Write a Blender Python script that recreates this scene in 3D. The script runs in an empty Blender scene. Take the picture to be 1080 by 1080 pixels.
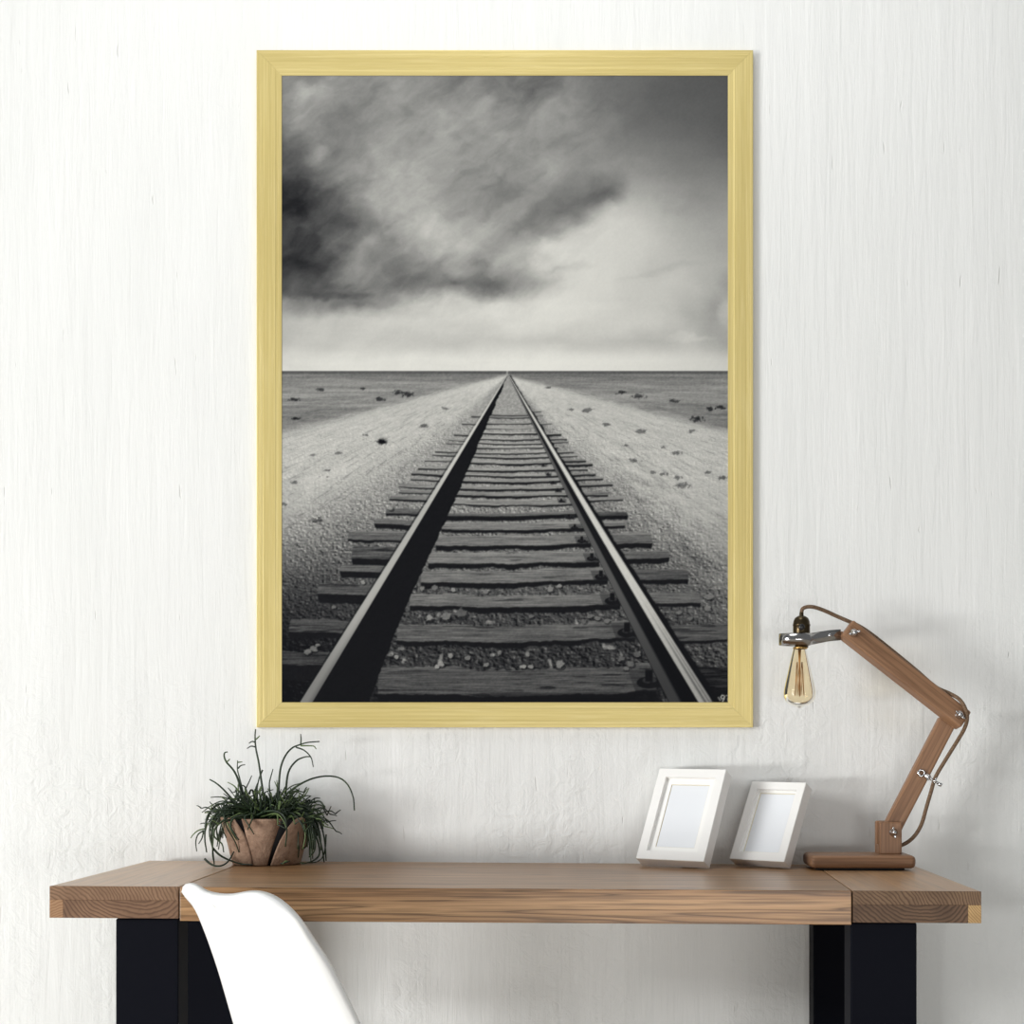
import bpy, bmesh, math, random
import numpy as np
from mathutils import Vector, Matrix, noise as mnoise

scene = bpy.context.scene
col = scene.collection
rnd = random.Random(11)

# ------------------------------------------------------------------ camera, light, exposure
CAM_D = 3.94            # distance from the lens to the desk's back edge (y = 0)
CAM_Z = 1.05
WALL_Y = .035
cam_d = bpy.data.cameras.new('camera'); cam = bpy.data.objects.new('camera', cam_d); col.objects.link(cam)
cam.location = (0, -CAM_D, CAM_Z); cam.rotation_euler = (math.radians(90), 0, 0)
cam_d.sensor_width = 36; cam_d.sensor_fit = 'HORIZONTAL'; cam_d.lens = 1600/1080*36
cam_d.shift_x = (540-628)/1080; cam_d.shift_y = (787-540)/1080
cam_d.clip_start = .05; cam_d.clip_end = 60
scene.camera = cam

world = bpy.data.worlds.new('world'); scene.world = world; world.use_nodes = True
bg = world.node_tree.nodes['Background']; bg.inputs[0].default_value = (.94, .97, 1, 1); bg.inputs[1].default_value = .24

def area(name, loc, target, sx, sy, power, colour=(1, 1, 1)):
    d = bpy.data.lights.new(name, 'AREA'); d.shape = 'RECTANGLE'; d.size = sx; d.size_y = sy; d.energy = power; d.color = colour
    o = bpy.data.objects.new(name, d); col.objects.link(o); o.location = loc
    v = Vector(target)-Vector(loc); o.rotation_euler = v.to_track_quat('-Z', 'Y').to_euler(); return o
area('window_light', (-10.0, -6.8, 3.9), (-.1, .1, 1.1), 3.6, 2.4, 545, (1, 1, .985))
area('low_fill_light', (-7.2, -5.2, .40), (.3, .1, .45), 2.6, .7, 350, (1, 1, .985))  # fill added near the floor to brighten the wall under the desk
area('far_low_fill_light', (1.0, -6.6, .40), (.1, .1, .40), 3.0, .5, 68, (1, 1, .985))  # unseen fill behind the lens, added to lighten the wall below the desk
area('overhead_fill_light', (-.2, -1.1, 4.4), (0, -.4, 1.0), 1.2, 1.0, 24, (1, 1, .99))  # overhead fill added to lift the desk top and shadow the picture's lower edge

scene.view_settings.view_transform = 'Standard'; scene.view_settings.look = 'None'
scene.view_settings.exposure = 0; scene.view_settings.gamma = 1
try: scene.view_settings.use_curve_mapping = False
except Exception: pass

# ------------------------------------------------------------------ helpers
def P(px, py, d):
    """world point seen at pixel (px, py) of the 1080 frame, d metres in front of the lens"""
    return Vector(((px-628)*d/1600, d-CAM_D, CAM_Z-(py-787)*d/1600))
def desk_z(x): return .7529-.0059*(x+1.16)

def tag(o, label=None, cat=None, group=None, kind=None):
    if label: o['label'] = label
    if cat: o['category'] = cat
    if group: o['group'] = group
    if kind: o['kind'] = kind
    return o
def empty(name, loc=(0, 0, 0), mat=None):
    o = bpy.data.objects.new(name, None); col.objects.link(o); o.empty_display_size = .05
    if mat is not None: o.matrix_world = mat
    else: o.location = loc
    return o
def link(name, me, m, parent=None, smooth=False, loc=None):
    o = bpy.data.objects.new(name, me); col.objects.link(o)
    if m is not None:
        for q in (m if isinstance(m, (list, tuple)) else [m]): me.materials.append(q)
    if parent is not None: o.parent = parent
    if loc is not None: o.location = loc
    if smooth: me.polygons.foreach_set('use_smooth', [True]*len(me.polygons))
    me.update(); return o
def obj(name, bm, m, parent=None, smooth=False, loc=None, fixn=True):
    if fixn: bmesh.ops.recalc_face_normals(bm, faces=bm.faces)
    me = bpy.data.meshes.new(name); bm.to_mesh(me); bm.free()
    return link(name, me, m, parent, smooth, loc)
def add_hexa(bm, c, mi=0, bev=0, seg=2):
    """box from 8 corners: bottom 4 (ccw), top 4 (ccw)"""
    vs = [bm.verts.new(p) for p in c]
    fs = [bm.faces.new([vs[i] for i in f]) for f in ((3,2,1,0),(4,5,6,7),(0,1,5,4),(1,2,6,5),(2,3,7,6),(3,0,4,7))]
    for f in fs: f.material_index = mi
    if bev:
        es = list({e for f in fs for e in f.edges})
        r = bmesh.ops.bevel(bm, geom=es, offset=bev, segments=seg, profile=.5, affect='EDGES')
        for f in r['faces']: f.material_index = mi
def add_box(bm, x0, x1, y0, y1, z0, z1, mi=0, bev=0, seg=2, M=None):
    c = [Vector(p) for p in ((x0,y0,z0),(x1,y0,z0),(x1,y1,z0),(x0,y1,z0),(x0,y0,z1),(x1,y0,z1),(x1,y1,z1),(x0,y1,z1))]
    if M is not None: c = [M @ p for p in c]
    add_hexa(bm, c, mi, bev, seg)
def add_tube(bm, pts, rad, seg=8, mi=0, caps=True):
    pts = [Vector(p) for p in pts]; n = len(pts)
    if not hasattr(rad, '__len__'): rad = [rad]*n
    T = [(pts[min(i+1, n-1)]-pts[max(i-1, 0)]).normalized() for i in range(n)]
    a = Vector((0, 0, 1)) if abs(T[0].z) < .9 else Vector((1, 0, 0))
    N = T[0].cross(a).normalized(); rings = []
    for i in range(n):
        N = (N-T[i]*N.dot(T[i])).normalized(); B = T[i].cross(N)
        rings.append([bm.verts.new(pts[i]+(N*math.cos(2*math.pi*k/seg)+B*math.sin(2*math.pi*k/seg))*rad[i]) for k in range(seg)])
    for i in range(n-1):
        for k in range(seg):
            f = bm.faces.new((rings[i][k], rings[i][(k+1) % seg], rings[i+1][(k+1) % seg], rings[i+1][k])); f.material_index = mi; f.smooth = True
    if caps:
        for r in (rings[0], rings[-1]):
            try: bm.faces.new(r).material_index = mi
            except ValueError: pass
def spline(pts, n=8):
    """Catmull-Rom through the points"""
    p = [Vector(q) for q in pts]; p = [p[0]*2-p[1]]+p+[p[-1]*2-p[-2]]; out = []
    for i in range(1, len(p)-2):
        for k in range(n):
            t = k/n; a, b, c, d = p[i-1], p[i], p[i+1], p[i+2]
            out.append(.5*((2*b)+(c-a)*t+(2*a-5*b+4*c-d)*t*t+(3*b-a-3*c+d)*t**3))
    out.append(p[-2]); return out
def add_lathe(bm, prof, centre=(0, 0, 0), seg=40, mi=0, M=None):
    c = Vector(centre); rings = []
    for (r, z) in prof:
        if r < 1e-6: v = c+Vector((0, 0, z)); rings.append([bm.verts.new(M @ v if M else v)])
        else:
            q = []
            for k in range(seg):
                v = c+Vector((r*math.cos(2*math.pi*k/seg), r*math.sin(2*math.pi*k/seg), z)); q.append(bm.verts.new(M @ v if M else v))
            rings.append(q)
    for A, B in zip(rings, rings[1:]):
        for k in range(seg):
            a = [A[k % len(A)], A[(k+1) % len(A)]] if len(A) > 1 else [A[0]]
            b = [B[(k+1) % len(B)], B[k % len(B)]] if len(B) > 1 else [B[0]]
            if len(a)+len(b) > 2:
                f = bm.faces.new(a+b); f.material_index = mi; f.smooth = True

# ------------------------------------------------------------------ materials
def lin(c): return tuple(((v/255)/12.92 if v/255 <= .04045 else ((v/255+.055)/1.055)**2.4) for v in c)+(1,)
class Mat:
    def __init__(s, name, rough=.5, metal=0, base=None, spec=None):
        s.m = bpy.data.materials.new(name); s.m.use_nodes = True; s.t = s.m.node_tree; s.b = s.t.nodes['Principled BSDF']
        s.b.inputs['Roughness'].default_value = rough; s.b.inputs['Metallic'].default_value = metal
        if base: s.b.inputs['Base Color'].default_value = base
        if spec is not None: s.b.inputs['Specular IOR Level'].default_value = spec
    def n(s, kind, **kw):
        o = s.t.nodes.new(kind)
        for k, v in kw.items():
            if hasattr(o, k): setattr(o, k, v)
            else: o.inputs[k.replace('_', ' ')].default_value = v
        return o
    def l(s, a, b): s.t.links.new(a, b)
    def coord(s, scale=(1, 1, 1), rot=(0, 0, 0), loc=(0, 0, 0)):
        c = s.n('ShaderNodeTexCoord'); m = s.n('ShaderNodeMapping')
        m.inputs['Scale'].default_value = scale; m.inputs['Rotation'].default_value = rot; m.inputs['Location'].default_value = loc
        s.l(c.outputs['Object'], m.inputs['Vector']); return m.outputs[0]
    def noise(s, vec, scale, detail=4, rough=.5, dist=0):
        o = s.n('ShaderNodeTexNoise'); o.inputs['Scale'].default_value = scale; o.inputs['Detail'].default_value = detail
        o.inputs['Roughness'].default_value = rough; o.inputs['Distortion'].default_value = dist; s.l(vec, o.inputs['Vector']); return o.outputs[0]
    def ramp(s, f, stops):
        o = s.n('ShaderNodeValToRGB'); e = o.color_ramp.elements
        while len(e) < len(stops): e.new(.5)
        for q, (p, c) in zip(e, stops): q.position = p; q.color = c
        s.l(f, o.inputs[0]); return o.outputs[0]
    def mix(s, a, b, f, mode='MIX'):
        o = s.n('ShaderNodeMix', data_type='RGBA', blend_type=mode)
        for v, i in ((f, 0), (a, 6), (b, 7)):
            if hasattr(v, 'is_output'): s.l(v, o.inputs[i])
            else: o.inputs[i].default_value = v
        return o.outputs[2]
    def math(s, op, a, b=0.):
        o = s.n('ShaderNodeMath', operation=op)
        for v, i in ((a, 0), (b, 1)):
            if hasattr(v, 'is_output'): s.l(v, o.inputs[i])
            else: o.inputs[i].default_value = v
        return o.outputs[0]
    def bump(s, h, strength=.3, dist=.01):
        o = s.n('ShaderNodeBump'); o.inputs['Strength'].default_value = strength; o.inputs['Distance'].default_value = dist
        s.l(h, o.inputs['Height']); s.l(o.outputs[0], s.b.inputs['Normal'])
    def colour(s, c): s.l(c, s.b.inputs['Base Color'])
def g(v): return (v, v, v, 1)

def plaster():
    M = Mat('white_brushed_plaster', .72, spec=.25)
    up = M.noise(M.coord((46, 46, 3.2)), 1.0, 6, .62, .35)          # vertical brush drags
    wide = M.noise(M.coord((7, 7, 1.1), loc=(3, 1, 2)), 1.0, 3, .5)
    lump = M.noise(M.coord((1, 1, 1)), 26, 5, .62, .9)               # trowelled lumps
    where = M.ramp(M.noise(M.coord((1, 1, .55), loc=(4, 0, 9)), 3.2, 3, .6), [(.40, g(0)), (.62, g(1))])
    chipn = M.noise(M.coord((62, 62, 9), loc=(2, 5, 1)), 1.0, 2, .5, .25)
    chip = M.ramp(chipn, [(.225, g(1)), (.27, g(0))])
    low = M.n('ShaderNodeSeparateXYZ'); c = M.n('ShaderNodeTexCoord'); M.l(c.outputs['Object'], low.inputs[0])
    rough_zone = M.n('ShaderNodeMapRange'); M.l(low.outputs[2], rough_zone.inputs[0])
    rough_zone.inputs[1].default_value = 1.6; rough_zone.inputs[2].default_value = .95; rough_zone.inputs[3].default_value = .25; rough_zone.inputs[4].default_value = 2.1
    h = M.math('MULTIPLY', up, .50)
    h = M.math('ADD', h, M.math('MULTIPLY', wide, .6))
    h = M.math('ADD', h, M.math('MULTIPLY', M.math('MULTIPLY', lump, where), M.math('MULTIPLY', rough_zone.outputs[0], .55)))
    h = M.math('SUBTRACT', h, M.math('MULTIPLY', chip, .25))
    M.bump(h, .62, .007)
    base = M.ramp(M.noise(M.coord((5, 5, 1)), 1.0, 4, .6), [(.3, (.80, .812, .80, 1)), (.7, (.84, .85, .84, 1))])
    M.colour(M.mix(base, (.62, .61, .58, 1), M.math('MULTIPLY', chip, .35)))
    return M.m

def long_wood(name, light, mid, dark, along='X', scale=1., rough=.42, contrast=1., flame=.5, coat=0., seed=0., spec=.3):
    """grain running along one axis, flame-shaped growth lines and fine pores"""
    M = Mat(name, rough, spec=spec)
    f = {'X': (.62, 17, 17), 'Y': (17, .62, 17), 'Z': (17, 17, .62)}[along]; f = tuple(v*scale for v in f)
    fl = M.noise(M.coord(f, loc=(seed, seed*2, seed)), 1.0, 3, .5, .4)
    lines = M.math('FRACT', M.math('MULTIPLY', fl, 11.*flame+3))
    lines = M.ramp(lines, [(.0, g(.15)), (.14, g(.75)), (.55, g(1)), (.86, g(.6)), (1., g(.15))])
    s = {'X': (3.2, 150, 150), 'Y': (150, 3.2, 150), 'Z': (150, 150, 3.2)}[along]; s = tuple(v*scale for v in s)
    pores = M.noise(M.coord(s), 1.0, 3, .6)
    s2 = {'X': (.7, 26, 26), 'Y': (26, .7, 26), 'Z': (26, 26, .7)}[along]; s2 = tuple(v*scale for v in s2)
    band = M.noise(M.coord(s2, loc=(5+seed, 3, 1)), 1.0, 4, .55)
    c = M.ramp(band, [(.30, mid), (.70, light)])
    c = M.mix(c, dark, M.math('MULTIPLY', M.math('SUBTRACT', 1., lines), .62*contrast))
    c = M.mix(c, dark, M.math('MULTIPLY', M.ramp(pores, [(.36, g(1)), (.52, g(0))]), .34*contrast))
    M.colour(c)
    M.bump(M.math('ADD', M.math('MULTIPLY', pores, .6), lines), .10, .001)
    return M.m

def end_grain(name, centre, light, dark, scale=1., contrast=1.):
    """growth rings round a point (x, z) of the object: what a board's cut end shows"""
    M = Mat(name, .55, spec=.3)
    v = M.coord((1, 1, 1)); sp = M.n('ShaderNodeSeparateXYZ'); M.l(v, sp.inputs[0])
    nn = M.math('MULTIPLY', M.math('SUBTRACT', M.noise(v, 9, 4, .5), .5), .055)
    dx = M.math('SUBTRACT', sp.outputs[0], centre[0]); dz = M.math('SUBTRACT', sp.outputs[2], centre[1])
    r = M.math('SQRT', M.math('ADD', M.math('MULTIPLY', dx, dx), M.math('MULTIPLY', dz, dz)))
    r = M.math('ADD', r, nn)
    w = M.math('FRACT', M.math('MULTIPLY', r, 140*scale))
    w = M.ramp(w, [(0, g(0)), (.35, g(.85)), (.7, g(1)), (1, g(.1))])
    big = M.noise(M.coord((1, 1, 1), loc=(7, 2, 3)), 14, 4, .6)
    c = M.mix(dark, light, M.math('MULTIPLY', w, 1.))
    c = M.mix(c, dark, M.math('MULTIPLY', M.ramp(big, [(.35, g(1)), (.7, g(0))]), .55*contrast))
    M.colour(c); return M.m

M_wall = plaster()
OAK_L, OAK_M, OAK_D = (.53, .315, .155, 1), (.33, .172, .076, 1), (.07, .03, .012, 1)
M_board = long_wood('oiled_oak_board', OAK_L, OAK_M, OAK_D, 'X', 1., .33, 1.45, .75, spec=.42)
M_cap = long_wood('oiled_oak_cap', OAK_L, (.44, .275, .16, 1), OAK_D, 'Y', 1.3, .31, .5, .3, seed=3, spec=.6)
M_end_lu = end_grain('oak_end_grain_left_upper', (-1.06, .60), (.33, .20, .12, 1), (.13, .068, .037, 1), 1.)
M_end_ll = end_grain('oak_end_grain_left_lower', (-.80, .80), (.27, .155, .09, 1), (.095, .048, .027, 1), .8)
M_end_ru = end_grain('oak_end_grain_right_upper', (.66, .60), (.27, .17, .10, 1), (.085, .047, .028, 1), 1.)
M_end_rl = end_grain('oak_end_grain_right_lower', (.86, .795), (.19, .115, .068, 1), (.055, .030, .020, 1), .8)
M_end_c = end_grain('oak_end_grain_block', (.2, .1), (.62, .42, .2, 1), (.30, .17, .07, 1), 1.2)
M_end_d = end_grain('oak_end_grain_pale_block', (-.93, .60), (.44, .26, .145, 1), (.24, .125, .06, 1), 1.2)
M_gap = Mat('dark_joint_gap', .9, base=(.02, .013, .01, 1)).m
M_black = Mat('black_powder_coated_steel', .55, base=(.0042, .0048, .0085, 1), spec=.05).m
M_lampwood = long_wood('walnut_lamp_wood', (.36, .20, .112, 1), (.25, .135, .075, 1), (.075, .035, .019, 1), 'X', 1.6, .42, .8, .35, seed=1)
M_lampwood_z = long_wood('walnut_lamp_wood_upright', (.36, .20, .112, 1), (.25, .135, .075, 1), (.075, .035, .019, 1), 'Z', 1.6, .42, .8, .35, seed=2)
M_chrome = Mat('polished_chrome', .14, 1, base=(.62, .62, .63, 1)).m
M_strap = Mat('dark_nickel_strap', .16, 1, base=(.42, .41, .40, 1)).m
M_brass = Mat('aged_dark_brass', .3, .95, base=(.075, .055, .030, 1)).m
M_brass2 = Mat('warm_brass', .3, 1, base=(.6, .38, .13, 1)).m
M_bakelite = Mat('black_switch', .35, base=(.012, .012, .013, 1)).m
M_white = Mat('white_lacquered_wood', .45, base=(.88, .875, .855, 1)).m
M_mat = Mat('white_mat_board', .8, base=(.90, .895, .87, 1)).m
M_matedge = Mat('cream_mat_bevel', .8, base=(.72, .66, .52, 1)).m
M_blank = Mat('blank_photo_paper', .35, base=(.80, .825, .86, 1)).m
M_plastic = Mat('white_moulded_plastic', .32, base=(.90, .905, .90, 1)).m
M_kraftback = Mat('brown_back_board', .8, base=(.30, .21, .14, 1)).m
M_felt = Mat('black_felt', .95, base=(.01, .01, .011, 1)).m
M_soil = Mat('dark_soil', .95, base=(.012, .009, .007, 1)).m
M_innerpot = Mat('black_pot_liner', .7, base=(.014, .013, .015, 1)).m

def cord_mat():
    M = Mat('braided_tan_cord', .8, spec=.15)
    c = M.coord((1, 1, 1))
    ch = M.n('ShaderNodeTexVoronoi'); ch.inputs['Scale'].default_value = 420; M.l(c, ch.inputs['Vector'])
    M.colour(M.ramp(ch.outputs[0], [(.15, (.30, .21, .14, 1)), (.6, (.13, .08, .05, 1))])); M.bump(ch.outputs[0], .5, .001); return M.m
M_cord = cord_mat()
def gold_mat():
    M = Mat('brushed_pale_gold', .42, .25, spec=.5)
    a = M.noise(M.coord((1.2, 130, 130)), 1.0, 4, .6); b = M.noise(M.coord((7, 420, 420)), 1.0, 3, .6)
    c = M.noise(M.coord((.9, 3, 3)), 1.0, 2, .5)
    k = M.ramp(a, [(.30, (.60, .48, .175, 1)), (.68, (.79, .66, .285, 1))])
    k = M.mix(k, (.88, .76, .40, 1), M.math('MULTIPLY', M.ramp(b, [(.5, g(0)), (.72, g(1))]), .5))
    k = M.mix(k, (.55, .43, .14, 1), M.math('MULTIPLY', M.ramp(c, [(.35, g(1)), (.6, g(0))]), .35))
    M.colour(k); M.bump(M.math('ADD', a, b), .12, .001); return M.m
M_gold = gold_mat()
def bark_mat():
    M = Mat('crumpled_brown_paper', .8, spec=.2)
    a = M.noise(M.coord(), 18, 5, .65, .6); b = M.noise(M.coord(loc=(3, 1, 4)), 70, 3, .6)
    k = M.ramp(a, [(.28, (.20, .122, .082, 1)), (.72, (.42, .285, .205, 1))])
    M.colour(M.mix(k, (.13, .07, .045, 1), M.math('MULTIPLY', M.ramp(b, [(.3, g(1)), (.5, g(0))]), .5)))
    M.bump(M.math('ADD', a, M.math('MULTIPLY', b, .3)), .6, .01); return M.m
M_bark = bark_mat()
def leaf_mat():
    M = Mat('green_succulent_stem', .45, spec=.4)
    a = M.noise(M.coord(), 14, 3, .5)
    M.colour(M.ramp(a, [(.35, (.008, .017, .009, 1)), (.55, (.018, .036, .015, 1)), (.74, (.06, .095, .035, 1))])); return M.m
M_leaf = leaf_mat()
M_leaf_tip = Mat('pale_green_shoot', .5, base=(.10, .15, .05, 1)).m
def glass_mat():
    M = Mat('amber_bulb_glass', .02)
    t = M.t; t.nodes.remove(M.b); out = next(n for n in t.nodes if n.type == 'OUTPUT_MATERIAL')
    tr = t.nodes.new('ShaderNodeBsdfTransparent'); tr.inputs[0].default_value = (.975, .90, .74, 1)
    gl = t.nodes.new('ShaderNodeBsdfGlossy'); gl.inputs['Roughness'].default_value = .06; gl.inputs[0].default_value = (1, .97, .9, 1)
    fr = t.nodes.new('ShaderNodeFresnel'); fr.inputs[0].default_value = 1.28
    mx = t.nodes.new('ShaderNodeMixShader'); t.links.new(fr.outputs[0], mx.inputs[0]); t.links.new(tr.outputs[0], mx.inputs[1]); t.links.new(gl.outputs[0], mx.inputs[2])
    t.links.new(mx.outputs[0], out.inputs[0]); return M.m
M_glass = glass_mat()
M_fil = Mat('copper_filament', .4, .8, base=(.5, .28, .12, 1)).m
M_floor = long_wood('pale_floor_boards', (.74, .69, .61, 1), (.68, .62, .54, 1), (.45, .38, .3, 1), 'X', .5, .5, .5, .3)

# ------------------------------------------------------------------ the room
bm = bmesh.new(); add_box(bm, -7, 5, WALL_Y, WALL_Y+.15, 0, 4.6); tag(obj('wall_back', bm, M_wall), kind='structure')
bm = bmesh.new(); add_box(bm, -7, 5, -7, WALL_Y, -.1, 0); tag(obj('floor', bm, M_floor), kind='structure')

# ------------------------------------------------------------------ the picture printed on the sheet
PRINT_GAIN = .98
def print_picture():
    """grey values of the railway photograph printed on the sheet, 471 x 662 samples (a flat print)"""
    PX, PY = 471, 662
    S = 2
    ys, xs = np.mgrid[0:PY*S, 0:PX*S].astype(np.float32)
    x = 297 + (xs+.5)/S
    y = 79 + (ys+.5)/S
    def hsh(i, j, k):
        n = (i.astype(np.int64)*374761393 + j.astype(np.int64)*668265263 + k*982451653) & 0x7fffffff
        n = ((n ^ (n >> 13))*1274126177) & 0x7fffffff
        return ((n ^ (n >> 16)) & 0xffff).astype(np.float32)/65535.
    def vn(u, v, k=0):
        i = np.floor(u); j = np.floor(v); a = u-i; b = v-j
        a = a*a*(3-2*a); b = b*b*(3-2*b)
        return ((hsh(i, j, k)*(1-a)+hsh(i+1, j, k)*a)*(1-b)+(hsh(i, j+1, k)*(1-a)+hsh(i+1, j+1, k)*a)*b)*2-1
    def fbm(u, v, o=5, k=0, g=.5):
        s = 0; w = 1; t = 0
        for q in range(o):
            s = s+w*vn(u*2**q+q*17.3, v*2**q+q*9.1, k+q); t += w; w *= g
        return s/t
    def st(e0, e1, t):
        t = np.clip((t-e0)/(e1-e0), 0, 1); return t*t*(3-2*t)
    # ---- sky
    X2, Y2 = x, y
    x = x[:320*S:S, ::S]; y = y[:320*S:S, ::S]
    G = np.array([
     [118,125,138,142,140,136,130,122,112,108,106,104,104,105,108,112,110,104, 98, 94, 90, 86, 84, 82],
     [112,148,144,138,132,130,132,118,116,120,130,110,108,116,124,126,118,108, 98, 92, 88, 86, 86, 84],
     [128,142,132,124,118,126,132,138,142,147,150,142,136,134,132,132,128,116,104, 98, 94, 92, 90, 86],
     [108,124,130,122,120,138,146,150,152,150,146,144,140,140,138,136,132,122,114,108,104,100, 96, 90],
     [ 84, 96,128,118,128,146,152,150,144,142,140,140,142,146,146,142,138,132,126,120,116,112,106, 98],
     [ 74, 70,100,124,140,150,156,152,144,136,130,126,134,144,148,144,136,138,142,136,128,122,120,116],
     [ 44, 50, 74,108,146,156,160,156,150,138,130,126,136,142,134,120,106,112,160,158,146,136,136,136],
     [ 36, 42, 68,100,140,156,162,160,160,156,150,146,140,126,116,118,152,190,186,176,162,150,146,148],
     [ 62, 62, 70, 82,104,130,158,172,176,172,162,150,134,130,142,180,202,205,200,190,178,166,158,156],
     [ 58, 50, 56, 96,140,142,136,150,168,176,172,154,166,194,204,208,208,206,202,196,186,176,168,160],
     [ 50, 44, 68,110,134,122,106,126,150,162,134,150,178,196,194,206,210,208,202,190,188,182,176,168],
     [ 68, 74, 72,104,120,126,114,112,114,118,116,124,138,158,184,204,210,208,200,196,196,188,174,154],
     [152,134,124,110,124,160,174,186,198,205,206,206,204,208,212,212,210,206,198,198,194,180,156,172],
     [184,188,190,186,192,196,200,206,206,204,206,208,212,214,214,212,206,204,204,200,190,172,160,166],
     [180,186,190,192,192,192,194,192,188,188,190,196,198,196,192,190,190,186,186,182,184,190,168,156],
     [208,212,214,216,216,218,220,220,220,220,222,222,224,224,224,222,222,220,218,216,214,210,206,200],
     [214,214,216,216,216,218,218,218,220,220,220,222,222,222,222,220,220,218,218,216,214,212,210,206]], np.float32)
    wx = fbm(x/34, y/26, 5, 3, .55); wy = fbm(x/34+31, y/26+7, 5, 9, .55)
    sx = np.clip((x+wx*13-297)/20.48, 0, 22.999); sy = np.clip((y+wy*10*st(391, 340, y)-79)/20.06, 0, 15.999)
    i = sx.astype(int); j = sy.astype(int); a = sx-i; b = sy-j
    a = a*a*(3-2*a)*.5+a*.5; b = b*b*(3-2*b)*.5+b*.5
    sky = (G[j, i]*(1-a)+G[j, i+1]*a)*(1-b)+(G[j+1, i]*(1-a)+G[j+1, i+1]*a)*b
    def blob(cx, cy, rx, ry, ang, d, soft=.55, warp=1.):
        nonlocal sky
        X = x+wx*14*warp-cx; Y = y+wy*10*warp-cy; c, s = math.cos(math.radians(ang)), math.sin(math.radians(ang))
        r = np.sqrt(((X*c-Y*s)/rx)**2+((X*s+Y*c)/ry)**2)
        sky = sky+d*st(1+soft, 1-soft, r)
    for q in [(622,207,22,8,22,-16,.7),(352,310,38,4,-3,-22,.8),(412,318,40,4,6,-14,.8),(392,250,12,6,20,12,.5),(600,284,26,3,12,-12,.9),
              (700,284,34,3,12,-9,.9),(764,328,10,12,30,12,.5),(728,355,18,2.5,0,12,.8),(318,93,9,8,30,9,.6),(500,277,16,4,5,-12,.9)]:
        blob(*q)
    low = st(345, 300, y)
    ua = (x*.82-y*.57); va = (x*.57+y*.82)
    amp = (.25+.75*low)*st(740, 560, x+.3*(y-79))
    sky = sky+(26*fbm(ua/46+.5*wx, va/17+.5*wy, 5, 40, .55)+12*fbm(x/16+wx, y/12+wy, 4, 60))*amp
    sky = sky+5*fbm(x/70, y/9, 4, 80)*st(290, 340, y)
    sky = sky+3*fbm(x/1.6, y/1.6, 2, 90)
    sky = np.repeat(np.repeat(np.clip(sky, 34, 226), S, 0), S, 1)
    x, y = X2, Y2
    out = np.full(x.shape, 150, np.float32); out[:sky.shape[0]] = sky
    full = out; XF, YF = x, y
    R0 = 308*S
    x = x[R0:]; y = y[R0:]; out = out[R0:]
    # ---- plain
    d = np.maximum(y-390.5, .5)
    pa = (x-534)/(d+3); pb = np.log(d+3)
    g1 = fbm(pa*26, pb*30, 5, 100, .72); g2 = fbm(pa*9, pb*12, 4, 120, .6)
    fine = fbm(x/1.7, y/1.3, 2, 130)
    pla = 116+34*fbm(x/60, d/2.6, 5, 140, .62)*st(0, 8, d)+14*g2+22*g1*st(10, 50, d)+12*fine
    pla = pla-30*st(5, 1, d)+22*st(0, 20, d)*st(60, 20, d)
    # sandy embankment either side
    eL = 395+(534-x)*.232+6*g2*st(0, 100, np.abs(x-534)); eR = 396+(x-536)*.225+6*g2*st(0, 100, np.abs(x-534))
    sand = np.where(x < 535, st(-2, 3+.05*(534-x), y-eL), st(-2, 3+.05*(x-534), y-eR))
    sval = 188+14*g2+10*g1+10*fine+10*st(40, 5, d)
    gr = pla*(1-sand)+sval*sand
    # gravel shoulder next to the sleepers
    sl = (x-535)/np.maximum(y-396, 1)
    sh = np.where(sl < 0, st(-1.35, -.82, sl+.10*g2), st(1.15, .72, sl+.10*g2))
    dist = st(20, 345, y-396)
    gv = 152+dist*(-26)+ (22-8*dist)*g1+20*fine
    gr = gr*(1-sh)+gv*sh
    spk = st(.30, .52, g1)*st(440, 600, y)
    gr = gr-14*spk
    def emb(F, k):
        a0, b0 = pa*F, pb*F
        return vn(a0, b0, k)-vn(a0+.45, b0-.45, k)
    def embp(c, k):
        return vn(x/c, y/c*1.2, k)-vn(x/c+.5, y/c*1.2-.5, k)
    e1, e2, e3, e4 = embp(1.3, 500), embp(2.1, 510), embp(3.4, 520), embp(6., 530)
    q1 = st(600, 440, y); q3 = st(560, 720, y)
    em = 1.2*e1*(.35+.65*q1)+1.2*e2*(1-.7*q1)+1.1*e3*q3+.5*e4*q3
    em = em*(1+.7*np.abs(em))
    sh2 = np.where(sl < 0, st(-1.75, -1.05, sl+.22*g2), st(1.45, .95, sl+.2*g2))
    gr = gr-sh2*(1-sh)*26*st(420, 520, y)
    gr = gr+em*sh2*(16*st(410, 470, y)+12*st(480, 560, y))+em*9*(1-sh2)*st(420, 480, y)*(.4+.6*sand)
    hole = st(.45, .68, vn(x/2.6, y/2.0, 540))*st(.0, .5, vn(pa*18, pb*18, 541)+.3)
    gr = gr-hole*sh2*34*st(450, 540, y)
    streak = st(.12, .5, fbm(pa*34, np.where(x < 535, 1, -1)*pa*4+pb*12, 4, 530, .7))
    gr = gr-30*streak*(1-sh)*sand*st(400, 440, y)
    rough = st(430, 640, y)*(.35+.65*np.clip(1.3-np.abs(sl), 0, 1))
    gr = gr+(8*g1+22*g2)*rough
    # fall of tone towards the foot of the print and its left corner
    fall = 1-.60*st(490, 715, y)-.24*st(450, 297, x)*st(520, 690, y)+.10*st(640, 768, x)*st(560, 650, y)
    gr = gr*fall
    fo = 1-.40*st(560, 741, y)
    grd = st(-.6, .6, y-391.3)
    out = out*(1-grd)+gr*grd
    out = out-14*np.exp(-((y-393.4)/1.2)**2)
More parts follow.
